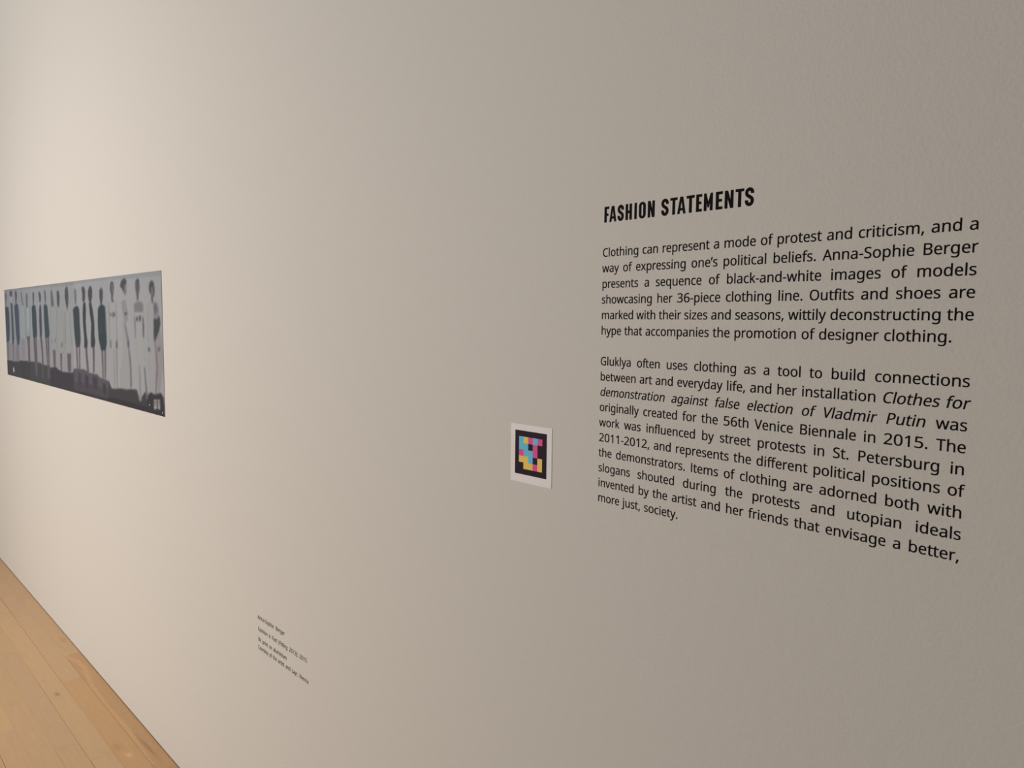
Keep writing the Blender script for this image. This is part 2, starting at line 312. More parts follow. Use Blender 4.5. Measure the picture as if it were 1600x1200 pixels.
'g':(493,[[165,438,221,438,249,438,274,433,297,422,320,411,339,395,355,373,357,373,358,373,359,373,362,392,366,411,369,430,388,430,406,430,425,430,425,284,425,138,425,-7,425,-48,418,-82,404,-109,390,-137,369,-158,341,-172,312,-186,276,-192,233,-192,202,-192,173,-190,147,-186,121,-181,98,-174,78,-165,78,-144,78,-122,78,-100,98,-111,122,-119,149,-125,176,-131,206,-134,237,-134,273,-134,302,-123,324,-101,345,-80,355,-50,355,-13,355,-7,355,-2,355,4,355,10,356,20,356,32,357,44,357,52,358,57,357,57,356,57,354,57,339,35,321,19,299,8,277,-3,251,-8,221,-8,166,-8,122,11,91,51,60,90,44,144,44,214,44,283,60,337,91,377,122,418],[259,379,230,379,206,379,186,372,169,359,152,346,139,328,130,303,121,279,117,249,117,213,117,160,127,120,146,92,166,64,194,50,232,50,254,50,272,53,288,58,303,64,316,73,326,85,337,97,344,112,349,131,354,149,356,172,356,197,356,203,356,209,356,214,356,253,352,285,343,309,334,333,320,350,302,362,283,373]]),
'h':(496,[[139,490,139,431,139,420,138,410,138,399,137,389,136,379,135,370,136,370,138,370,140,370,149,385,160,398,174,407,188,417,203,424,221,429,238,435,255,437,273,437,308,437,337,432,360,421,384,410,401,393,413,370,425,347,431,317,431,280,431,187,431,93,431,0,407,0,384,0,361,0,361,92,361,183,361,275,361,310,353,336,338,353,322,370,298,379,265,379,233,379,207,372,189,360,171,348,158,331,150,308,143,284,139,256,139,222,139,148,139,74,139,0,115,0,92,0,68,0,68,203,68,406,68,609,92,609,115,609,139,609,139,550]]),
'i':(207,[[115,430,139,430,139,287,139,143,139,0,115,0,92,0,68,0,68,143,68,287,68,430,92,430],[92,591,104,591,115,591,124,587,133,580,141,573,145,562,145,546,145,531,141,520,133,512,124,505,115,501,104,501,92,501,83,505,75,512,67,520,63,531,63,546,63,562,67,573,75,580,83,587]]),
'j':(207,[[46,-192,18,-192,4,-192,-7,-192,-18,-190,-28,-188,-37,-186,-44,-183,-44,-164,-44,-145,-44,-126,-36,-128,-28,-130,-19,-132,-11,-133,-1,-134,9,-134,26,-134,40,-129,51,-120,63,-111,68,-93,68,-67,68,99,68,264,68,430,92,430,115,430,139,430,139,265,139,101,139,-64,139,-91,134,-114,126,-133,117,-152,104,-167,87,-177,69,-187],[63,531,63,546,63,562,67,573,75,580,83,587,92,591,104,591,115,591,124,587,133,580,141,573,145,562,145,546,145,531,141,520,133,512,124,505,115,501,104,501,92,501,83,505,75,512,67,520]]),
'k':(428,[[138,397,138,291,138,283,138,271,137,257,136,244,135,231,135,221,136,221,137,221,138,221,141,226,146,232,152,240,159,248,165,256,172,264,179,273,184,279,189,285,235,333,281,381,326,430,354,430,381,430,409,430,351,369,293,307,235,246,297,164,359,82,421,0,393,0,364,0,336,0,286,67,237,134,187,200,171,186,154,172,138,158,138,105,138,53,138,0,115,0,91,0,68,0,68,203,68,406,68,609,91,609,115,609,138,609,138,503]]),
'l':(207,[[139,203,139,0,115,0,92,0,68,0,68,203,68,406,68,609,92,609,115,609,139,609,139,406]]),
'm':(750,[[512,438,540,438,588,438,625,425,649,401,673,376,685,335,685,280,685,187,685,93,685,0,662,0,638,0,615,0,615,92,615,184,615,277,615,310,608,336,594,353,580,370,558,379,528,379,486,379,456,366,438,342,420,318,411,283,411,237,411,158,411,79,411,0,388,0,365,0,342,0,342,92,342,184,342,277,342,299,338,318,332,333,326,348,316,360,303,367,290,375,274,379,253,379,225,379,202,372,185,360,169,348,157,331,150,308,142,285,139,257,139,223,139,149,139,74,139,0,115,0,92,0,68,0,68,143,68,287,68,430,87,430,106,430,125,430,129,410,132,391,136,371,137,371,138,371,140,371,149,386,160,399,173,409,186,418,200,426,217,431,233,435,249,438,266,438,299,438,327,432,349,420,371,408,388,390,398,366,399,366,400,366,402,366,416,390,436,408,461,420,486,432]]),
'n':(496,[[257,438,275,438,326,438,365,425,391,401,418,376,431,335,431,280,431,187,431,93,431,0,407,0,384,0,361,0,361,92,361,183,361,275,361,310,353,336,338,353,322,370,298,379,265,379,217,379,184,365,166,338,148,312,139,273,139,223,139,149,139,74,139,0,115,0,92,0,68,0,68,143,68,287,68,430,87,430,106,430,125,430,129,410,132,391,136,371,137,371,138,371,140,371,149,386,161,399,175,409,189,418,205,426,222,431,239,435]]),
'o':(485,[[442,263,442,216,442,180,437,148,428,121,418,93,405,70,388,51,370,31,349,17,324,7,300,-3,272,-8,241,-8,213,-8,187,-3,163,7,139,17,118,31,100,51,83,70,69,93,59,121,49,148,44,180,44,216,44,263,52,304,68,336,84,369,107,394,137,412,167,429,203,438,244,438,283,438,317,429,347,412,377,394,400,369,417,336,433,304],[117,267,117,216,117,182,121,153,130,128,139,103,153,84,172,71,190,57,214,51,243,51,272,51,296,57,314,71,333,84,347,103,356,128,364,153,369,182,369,216,369,250,364,279,355,303,346,327,332,346,314,359,296,372,272,379,242,379,198,379,167,364,147,335,127,306]]),
'p':(493,[[250,438,273,438,326,438,368,419,401,383,433,346,449,290,449,216,449,167,442,126,427,93,412,59,392,34,365,17,339,0,308,-8,272,-8,250,-8,230,-5,213,1,196,7,182,14,170,24,158,33,147,43,139,55,137,55,136,55,134,55,135,45,136,34,137,20,138,6,139,-6,139,-16,139,-75,139,-134,139,-192,115,-192,92,-192,68,-192,68,15,68,222,68,430,87,430,107,430,126,430,129,410,132,391,136,371,137,371,138,371,139,371,147,384,158,395,170,405,182,415,196,423,213,429,230,435],[299,379,260,379,231,379,208,373,190,362,172,351,160,335,152,313,144,291,139,263,139,229,139,225,139,220,139,216,139,180,142,150,150,126,157,101,170,83,188,70,206,57,230,51,261,51,288,51,309,58,326,72,343,87,355,106,364,131,372,156,376,184,376,217,376,266,367,305,348,334,329,364]]),
'q':(493,[[354,-70,354,-9,354,1,355,12,355,25,356,38,357,49,358,58,357,58,355,58,354,58,341,40,324,24,303,11,281,-2,253,-8,219,-8,167,-8,125,11,93,48,60,85,44,140,44,214,44,263,52,304,67,338,82,371,102,396,129,413,156,429,187,438,221,438,255,438,283,431,304,419,325,406,342,390,355,371,356,371,357,371,358,371,362,391,365,410,369,430,388,430,406,430,425,430,425,222,425,15,425,-192,401,-192,378,-192,354,-192,354,-131],[194,51,233,51,262,51,286,56,304,67,321,77,334,94,342,116,350,138,355,166,355,199,355,204,355,209,355,213,355,268,346,309,328,337,310,365,277,379,231,379,192,379,164,364,145,334,126,304,117,263,117,213,117,162,127,122,146,93,165,65]]),
'r':(331,[[249,438,269,438,277,438,285,437,295,437,304,436,312,435,319,433,316,411,313,390,310,368,303,370,296,371,287,372,279,373,271,374,264,374,247,374,231,370,217,363,202,356,188,347,176,334,165,321,155,306,149,289,142,271,139,251,139,229,139,153,139,76,139,0,115,0,92,0,68,0,68,143,68,287,68,430,87,430,107,430,126,430,129,404,131,377,134,351,135,351,136,351,137,351,146,367,157,382,170,395,183,408,198,418,214,426,231,434]]),
's':(384,[[348,142,348,119,348,91,341,68,327,49,313,30,294,16,268,6,242,-3,212,-8,176,-8,146,-8,121,-6,99,-1,77,4,58,11,42,19,42,41,42,62,42,83,59,75,80,67,104,60,128,53,153,49,178,49,214,49,240,55,256,66,272,78,280,93,280,112,280,123,277,133,271,141,265,150,255,158,239,167,224,175,202,185,174,196,146,206,122,217,103,228,83,238,68,251,57,266,46,281,41,300,41,324,41,360,56,388,85,408,115,428,154,438,202,438,228,438,253,435,275,430,298,425,319,418,339,409,331,390,323,372,315,353,297,360,278,367,258,372,238,377,218,380,197,380,168,380,146,375,131,366,116,357,108,344,108,328,108,316,112,306,119,298,126,290,137,282,154,274,170,266,191,256,219,246,246,236,269,226,289,215,308,204,323,191,333,176,343,161]]),
't':(289,[[192,50,212,50,222,50,233,51,245,53,256,54,265,56,272,59,272,41,272,23,272,5,264,1,254,-2,240,-4,226,-7,213,-8,200,-8,177,-8,157,-4,138,4,119,11,103,25,91,44,80,63,74,90,74,125,74,209,74,292,74,375,53,375,33,375,13,375,13,387,13,398,13,409,33,418,54,428,75,437,84,468,93,498,103,528,117,528,130,528,144,528,144,496,144,463,144,430,186,430,227,430,269,430,269,412,269,393,269,375,227,375,186,375,144,375,144,292,144,210,144,127,144,101,151,81,163,69,176,56]]),
'u':(496,[[404,430,427,430,427,287,427,143,427,0,408,0,389,0,370,0,366,19,363,38,359,57,358,57,357,57,356,57,347,42,335,30,321,20,306,10,291,3,273,-1,256,-6,238,-8,220,-8,186,-8,157,-3,134,8,110,19,93,36,81,59,69,82,63,112,63,148,63,242,63,336,63,430,87,430,111,430,135,430,135,338,135,245,135,153,135,119,142,93,158,76,173,59,198,51,230,51,262,51,287,57,306,69,324,81,337,98,345,121,353,145,357,173,357,206,357,281,357,355,357,430,380,430]]),
'v':(407,[[190,0,163,0,109,143,54,287,0,430,25,430,50,430,75,430,106,345,136,261,167,176,171,165,176,152,180,137,185,123,190,109,193,96,197,83,200,72,201,63,202,63,203,63,204,63,207,72,210,83,214,96,218,110,222,123,227,138,232,152,237,165,241,176,271,261,302,345,332,430,357,430,382,430,407,430,353,287,298,143,244,0,217,0]]),
'w':(630,[[370,162,346,243,342,254,339,265,336,276,333,287,330,298,328,308,325,317,323,327,321,335,319,344,317,351,316,357,315,357,314,357,313,357,312,351,310,344,308,335,306,327,304,317,302,307,300,297,297,286,294,275,291,265,288,253,284,242,258,162,233,81,207,1,180,1,153,1,127,1,87,144,48,287,9,431,33,431,57,431,82,431,102,354,121,278,141,201,145,186,149,170,153,154,157,139,160,124,163,109,166,95,168,83,169,73,170,73,171,73,172,73,174,79,176,87,178,97,180,107,182,117,185,128,187,138,190,149,193,160,196,170,199,180,201,188,227,269,252,350,277,431,303,431,329,431,354,431,379,350,404,269,428,188,432,176,436,163,440,149,444,135,447,122,451,109,454,96,456,84,457,74,458,74,459,74,460,74,461,83,463,94,466,108,469,121,473,136,477,153,481,169,485,185,489,201,509,278,529,354,549,431,573,431,597,431,621,431,582,287,542,144,502,1,474,1,447,1,419,1,395,82]]),
'x':(424,[[118,146,170,220,121,290,71,360,22,430,48,430,75,430,102,430,139,376,176,322,213,268,249,322,286,376,322,430,349,430,375,430,402,430,352,360,303,290,253,220,306,146,358,73,410,0,383,0,356,0,330,0,291,57,252,114,213,172,173,114,133,57,94,0,67,0,41,0,14,0,66,73]]),
'y':(409,[[59,286,1,430,26,430,51,430,76,430,107,348,138,267,169,185,175,171,179,157,184,144,189,130,193,117,196,105,200,92,203,80,205,68,206,68,207,68,209,68,212,82,217,99,224,121,231,142,238,164,245,186,275,267,304,349,333,430,358,430,384,430,409,430,347,267,285,104,224,-59,214,-86,202,-109,188,-130,174,-150,158,-165,138,-176,119,-187,95,-192,67,-192,55,-192,43,-192,34,-190,24,-189,16,-188,9,-186,9,-167,9,-149,9,-130,15,-131,22,-132,30,-133,38,-134,47,-135,56,-135,73,-135,87,-132,99,-126,111,-119,121,-111,130,-99,138,-88,146,-74,152,-59,159,-40,167,-21,174,-2,116,142]]),
'z':(377,[[346,18,346,0,241,0,136,0,31,0,31,16,31,31,31,47,108,156,185,266,262,375,190,375,117,375,45,375,45,393,45,412,45,430,143,430,242,430,340,430,340,412,340,395,340,377,264,269,188,162,112,55,190,55,268,55,346,55,346,36]]),
'’':(140,[[129,567,131,564,126,545,120,525,112,503,105,481,97,459,88,437,79,416,70,395,62,376,44,376,27,376,10,376,13,391,17,407,21,424,25,441,29,459,32,476,36,493,39,510,42,527,45,543,48,559,50,573,75,573,100,573,125,573,127,570]]),
}


def flat(s, n=5):
    """one closed Bezier outline (six numbers per point) -> polyline in em units"""
    p = [[v / 1000 for v in s[6 * i:6 * i + 6]] for i in range(len(s) // 6)]
    out = []
    for q, r in zip(p, p[1:] + p[:1]):
        P0, P1, P2, P3 = (np.array(v) for v in (q[2:4], q[4:6], r[0:2], r[2:4]))
        d = P3 - P0
        straight = max(abs(d[0] * (P1 - P0)[1] - d[1] * (P1 - P0)[0]), abs(d[0] * (P2 - P0)[1] - d[1] * (P2 - P0)[0])) < 4e-6 + 0.002 * np.hypot(*d) ** 2
        for k in range(1 if straight else n):
            t_ = k / n
            out.append((1 - t_) ** 3 * P0 + 3 * t_ * (1 - t_) ** 2 * P1 + 3 * t_ * t_ * (1 - t_) * P2 + t_ ** 3 * P3)
    res = []
    for q in out:
        if not res or np.hypot(*(q - res[-1])) > 1.5e-3: res.append(q)
    if len(res) > 1 and np.hypot(*(res[0] - res[-1])) <= 1.5e-3: res.pop()
    return np.array(res)


def signed_area(p):
    q = np.roll(p, -1, 0)
    return 0.5 * float((p[:, 0] * q[:, 1] - q[:, 0] * p[:, 1]).sum())


def heavier(polys, g):
    """move every outline g outwards from the ink"""
    big = max((signed_area(p) for p in polys), key=abs)
    sg = 1.0 if big > 0 else -1.0
    out = []
    for p in polys:
        e = np.roll(p, -1, 0) - p
        e /= np.hypot(e[:, 0], e[:, 1])[:, None]
        nrm = np.c_[e[:, 1], -e[:, 0]] * sg
        m0 = np.roll(nrm, 1, 0)
        bis = nrm + m0
        k = 1.0 / np.maximum(0.45, 0.5 * (bis ** 2).sum(1))
        out.append(p + bis * k[:, None] * g)
    return out


def fill(splines, bezier=True, extrude=0.006, grow=0.006):
    """closed outlines -> (verts, faces) of thin cut vinyl, outline units kept"""
    polys = heavier([flat(s) for s in splines], grow) if bezier else [np.array(s, float) for s in splines]
    pts, edges = [], []
    for p in polys:
        k, n = len(pts), len(p)
        pts += [Vector((float(x), float(y))) for x, y in p]
        edges += [(k + i, k + (i + 1) % n) for i in range(n)]
    vo_, eo, fo = delaunay_2d_cdt(pts, edges, [], 1, 1e-5)[:3]
    tri = []
    for f in fo:
        cxm, cym = sum(vo_[i][0] for i in f) / len(f), sum(vo_[i][1] for i in f) / len(f)
        odd = False
        for p in polys:
            q = np.roll(p, 1, 0)
            hit = (p[:, 1] > cym) != (q[:, 1] > cym)
            with np.errstate(divide='ignore', invalid='ignore'):
                xs_ = (q[:, 0] - p[:, 0]) * (cym - p[:, 1]) / (q[:, 1] - p[:, 1]) + p[:, 0]
            odd ^= bool((hit & (cxm < xs_)).sum() % 2)
        if odd: tri.append(f)
    fo = tri
    n = len(vo_)
    vs = [(v[0], v[1], extrude) for v in vo_] + [(v[0], v[1], -extrude) for v in vo_]
    fs, count = [], {}
    for f in fo:
        fs.append(tuple(f))
        for i in range(len(f)):
            count[(f[i], f[(i + 1) % len(f)])] = 1
    for (i, j) in count:
        if (j, i) not in count: fs.append((j, i, n + i, n + j))
    return np.array(vs), fs


GLYPHS['I'] = (225, [[76, 0, 76, 0, 76, 0, 148, 0, 148, 0, 148, 0, 148, 573, 148, 573, 148, 573, 76, 573, 76, 573, 76, 573]])
WIDTH = {}
for ch in '0123456789': WIDTH[ch] = 1.10
for ch in 'srek': WIDTH[ch] = 0.965
for ch in 'odgcahubmn': WIDTH[ch] = 1.012
KERN = {'tt': -22, 'ft': -28, 'fi': -14, 'ff': -22, 'tf': -14, 'fl': -8, '11': -10}
MESH = {}


def glyph(ch):
    if ch not in MESH: MESH[ch] = fill(GLYPHS[ch][1])
    return MESH[ch]


def adv(ch): return GLYPHS[ch][0] / 1000 * WIDTH.get(ch, 1.0)


def runs(text):
    """[(char, italic)] from text in which * switches the slanted style"""
    out, it = [], False
    for ch in text:
        if ch == '*': it = not it
        else: out.append((ch, it))
    return out


def set_line(text, x0, x1, z, sx, sy, depth=0.00025):
    """one line of lettering between wall positions x0 and x1; word spaces take up the slack. Returns {italic: (verts, faces)}"""
    rr = runs(text)
    solid, spaces = 0.0, 0
    for i, (ch, it) in enumerate(rr):
        if ch == ' ':
            spaces += 1
        else:
            solid += adv(ch)
            if i + 1 < len(rr): solid += KERN.get(ch + rr[i + 1][0], 0) / 1000
    gap = ((x1 - x0) / sx - solid) / max(spaces, 1)
    out = {False: ([], []), True: ([], [])}
    x = 0.0
    for i, (ch, it) in enumerate(rr):
        if ch == ' ':
            x += gap
            continue
        gv, gf = glyph(ch)
        vs, fs = out[it]
        k = len(vs)
        sl = 0.20 if it else 0.0
        wx = WIDTH.get(ch, 1.0)
        for px, py, pz in gv:
            vs.append((x0 + sx * (x + px * wx + sl * py), -0.0002 - pz * 0.016, z + sy * py))
        fs += [tuple(k + j for j in q) for q in gf]
        x += adv(ch)
        if i + 1 < len(rr): x += KERN.get(ch + rr[i + 1][0], 0) / 1000
    return out, gap


SX, SY = 0.0206, 0.0213
XL, XR = -0.7104, -0.2243
STEP = 0.022811
Z1, Z2 = 1.59989, 1.44054
PAR1 = ['Clothing can represent a mode of protest and criticism, and a',
        'way of expressing one\u2019s political beliefs. Anna-Sophie Berger',
        'presents a sequence of black-and-white images of models',
        'showcasing her 36-piece clothing line. Outfits and shoes are',
        'marked with their sizes and seasons, wittily deconstructing the',
        'hype that accompanies the promotion of designer clothing.']
PAR2 = ['Gluklya often uses clothing as a tool to build connections',
        'between art and everyday life, and her installation *Clothes for*',
        '*demonstration against false election of Vladmir Putin* was',
        'originally created for the 56th Venice Biennale in 2015. The',
        'work was influenced by street protests in St. Petersburg in',
        '2011-2012, and represents the different political positions of',
        'the demonstrators. Items of clothing are adorned both with',
        'slogans shouted during the protests and utopian ideals',
        'invented by the artist and her friends that envisage a better,',
        'more just, society.']


def paragraph(name, lines, z, step, label, ends, group, m_, sx=SX, sy=SY, xl=XL, part='text_line', zs=None):
    root = empty(name, (xl, 0, (z if zs is None else zs[0])))
    tag(root, label, 'wall text', group)
    inv = Vector(root.location)
    for i, tx in enumerate(lines):
        zz = z - i * step if zs is None else zs[i]
        out, gap = set_line(tx, xl, ends.get(i, XR), zz, sx[i] if isinstance(sx, dict) else sx, sy)
        loc = lambda vs: [(a - inv.x, c - inv.y, d - inv.z) for a, c, d in vs]
        (rv, rf), (iv, if_) = out[False], out[True]
        if rv:
            o = obj(part, loc(rv), rf, m_, root)
            if iv:
                q = obj('italic_phrase', loc(iv), if_, m_, o)
                q['label'] = 'slanted italic words'
        else:
            o = obj(part, loc(iv), if_, m_, root)
        print('line', i, 'gap', round(gap, 3))
    return root


paragraph('wall_paragraph', PAR1, Z1, STEP, 'upper block of black lettering on the wall, six lines directly under the bold heading', {5: -0.2430}, 'paragraphs of wall text', M_vinyl)
paragraph('wall_paragraph', PAR2, Z2, STEP, 'lower block of black lettering on the wall, ten lines with an italic title', {9: -0.5677}, 'paragraphs of wall text', M_vinyl)
CAPX = {0: 0.0195, 1: 0.0190, 2: 0.0181, 3: 0.0180}
CAP = ['Anna-Sophie Berger', '*Fashion is Fast (Fitting 2013),* 2015', 'UV print on aluminium', 'Courtesy of the artist and Layr, Vienna']
paragraph('caption_lettering', CAP, 0, 0, 'tiny four-line dark caption low on the wall, near the floor',
          {0: -1.7262, 1: -1.6115, 2: -1.7163, 3: -1.6051}, None, M_vinyl_small, CAPX, 0.0188, -1.8795, 'caption_line', [0.7025, 0.6700, 0.6410, 0.6190])

# ---- the bold heading, drawn letter by letter in millimetres (cap height 22.6)
H, ST = 22.6, 4.25


def soften(poly, r=0.45):
    out = []
    n = len(poly)
    for i in range(n):
        p0, p1, p2 = (np.array(poly[(i + k) % n], float) for k in (-1, 0, 1))
        a, c = p0 - p1, p2 - p1
        la, lc = np.linalg.norm(a), np.linalg.norm(c)
        if la < 1.6 * r or lc < 1.6 * r:
            out.append(tuple(p1))
            continue
        out += [tuple(p1 + a / la * r), tuple(p1 + (a / la + c / lc) * r * 0.28), tuple(p1 + c / lc * r)]
    return out


def ell(cx, cy, rx, ry, a0, a1, n=14):
    return [(cx + rx * math.cos(math.radians(a0 + (a1 - a0) * i / n)), cy + ry * math.sin(math.radians(a0 + (a1 - a0) * i / n))) for i in range(n + 1)]


def ribbon(path, wd_):
    p = np.array(path)
    tg = np.gradient(p, axis=0)
    tg /= np.linalg.norm(tg, axis=1)[:, None]
    nm = np.c_[-tg[:, 1], tg[:, 0]] * wd_ / 2
    return [tuple(q) for q in (p + nm)] + [tuple(q) for q in (p - nm)[::-1]]


def g_F(w): return [soften([(0, 0), (ST, 0), (ST, 9.2), (w - 1.2, 9.2), (w - 1.2, 12.7), (ST, 12.7), (ST, H - 3.6), (w, H - 3.6), (w, H), (0, H)])]
def g_E(w): return [soften([(0, 0), (w, 0), (w, 3.6), (ST, 3.6), (ST, 9.6), (w - 1.0, 9.6), (w - 1.0, 13.1), (ST, 13.1), (ST, H - 3.6), (w, H - 3.6), (w, H), (0, H)])]
def g_H(w): return [soften([(0, 0), (ST, 0), (ST, 9.5), (w - ST, 9.5), (w - ST, 0), (w, 0), (w, H), (w - ST, H), (w - ST, 13.1), (ST, 13.1), (ST, H), (0, H)])]
def g_I(w): return [soften([(0, 0), (w, 0), (w, H), (0, H)])]
def g_T(w): return [soften([(w / 2 - ST / 2, 0), (w / 2 + ST / 2, 0), (w / 2 + ST / 2, H - 3.6), (w, H - 3.6), (w, H), (0, H), (0, H - 3.6), (w / 2 - ST / 2, H - 3.6)])]
def g_N(w): return [soften([(0, 0), (ST - 0.2, 0), (ST - 0.2, 12.6), (w - ST, 0), (w, 0), (w, H), (w - ST + 0.2, H), (w - ST + 0.2, 10.0), (ST, H), (0, H)])]
def g_M(w): return [soften([(0, 0), (ST - 0.2, 0), (ST - 0.2, 12.4), (w / 2 - 1.1, 4.2), (w / 2 + 1.1, 4.2), (w - ST + 0.2, 12.4), (w - ST + 0.2, 0), (w, 0), (w, H), (w - 3.3, H), (w / 2, 11.2), (3.3, H), (0, H)])]
def g_A(w):
    c = w / 2
    return [soften([(0, 0), (3.7, 0), (4.5, 4.4), (w - 4.5, 4.4), (w - 3.7, 0), (w, 0), (c + 2.3, H), (c - 2.3, H)]),
            [(5.0, 7.7), (c, 17.0), (w - 5.0, 7.7)]]
def g_O(w):
    r, k = w / 2, w / 2 - ST
    e = 5.4
    outer = ell(r, H - e, r, e + 0.2, 0, 180) + ell(r, e, r, e + 0.2, 180, 360)
    inner = ell(r, H - e, k, e - 3.3, 0, 180) + ell(r, e, k, e - 3.3, 180, 360)
    return [outer, inner]
def g_S(w):
    h = ST / 2
    r = w / 2 - h
    c = w / 2
    path = [(w - h, 15.4)] + ell(c, 16.6, r, H - 16.6 - h + 0.2, 0, 180, 16)
    path += [(h, 15.7), (h + 0.35, 14.5), (h + 1.2, 13.2), (c, 11.5), (w - h - 1.2, 9.7), (w - h - 0.3, 8.4), (w - h, 7.0)]
    path += ell(c, 6.2, r, 6.2 - h + 0.2, 0, -180, 16) + [(h, 7.4)]
    return [ribbon(path, ST)]


HEAD = [[('F', 1.6, 10.3), ('A', 10.9, 23.6), ('S', 25.9, 37.0), ('H', 40.2, 51.3), ('I', 55.8, 59.8), ('O', 63.6, 75.1), ('N', 78.8, 90.2)],
        [('S', 101.2, 113.0), ('T', 115.5, 126.9), ('A', 126.9, 140.0), ('T', 141.2, 153.4), ('E', 155.9, 164.7), ('M', 167.6, 180.6), ('E', 185.0, 194.8), ('N', 197.9, 210.1), ('T', 212.9, 224.6), ('S', 226.1, 238.1)]]
hz = 1.6494
head = empty('wall_heading', (-0.7098, 0, hz))
tag(head, 'bold black capital heading on the wall, two words above the lettered paragraphs', 'wall text')
for word in HEAD:
    vs, fs = [], []
    for ch, a, c in word:
        gv, gf = fill(globals()['g_' + ch](c - a), False, 0.1, 0.0)
        k = len(vs)
        vs += [((a + px) / 1000, -0.00025 - pz * 0.001, py / 1000) for px, py, pz in gv]
        fs += [tuple(k + j for j in q) for q in gf]
    obj('heading_word', vs, fs, M_vinyl, head)

# ------------------------------------------------------------------ white card with colour blocks
cx0, cx1, cz0, cz1 = -0.9000, -0.8058, 1.2374, 1.3346
card = empty('code_card', (cx0, 0, cz0))
tag(card, 'small white card on the wall bearing a black square of coloured blocks', 'card')
v, f = box(0, -0.0008, 0, cx1 - cx0, -0.0002, cz1 - cz0)
obj('card_sheet', v, f, M_paper, card)
sx0, sx1, sz0, sz1 = -0.8896 - cx0, -0.8170 - cx0, 1.2510 - cz0, 1.3243 - cz0
v, f = box(sx0, -0.0010, sz0, sx1, -0.0008, sz1)
sq = obj('black_square', v, f, M_black, card)
sq['label'] = 'black printed square'
gx0, gx1, gz0, gz1 = -0.8801 - cx0, -0.8266 - cx0, 1.2606 - cz0, 1.3145 - cz0
GRID = ['cymcm', 'cckmk', 'mccmk', 'yycky', 'kyymy']
INK = {'c': (M_cyan, 'light blue block'), 'y': (M_yel, 'yellow block'), 'm': (M_mag, 'pink block')}
for j, rw in enumerate(GRID):
    for i, k in enumerate(rw):
        if k == 'k': continue
        dx, dz = (gx1 - gx0) / 5, (gz1 - gz0) / 5
        v, f = box(gx0 + i * dx, -0.0012, gz1 - (j + 1) * dz, gx0 + (i + 1) * dx, -0.0010, gz1 - j * dz)
        o = obj('colour_block', v, f, INK[k][0], sq)
        o['label'] = INK[k][1]

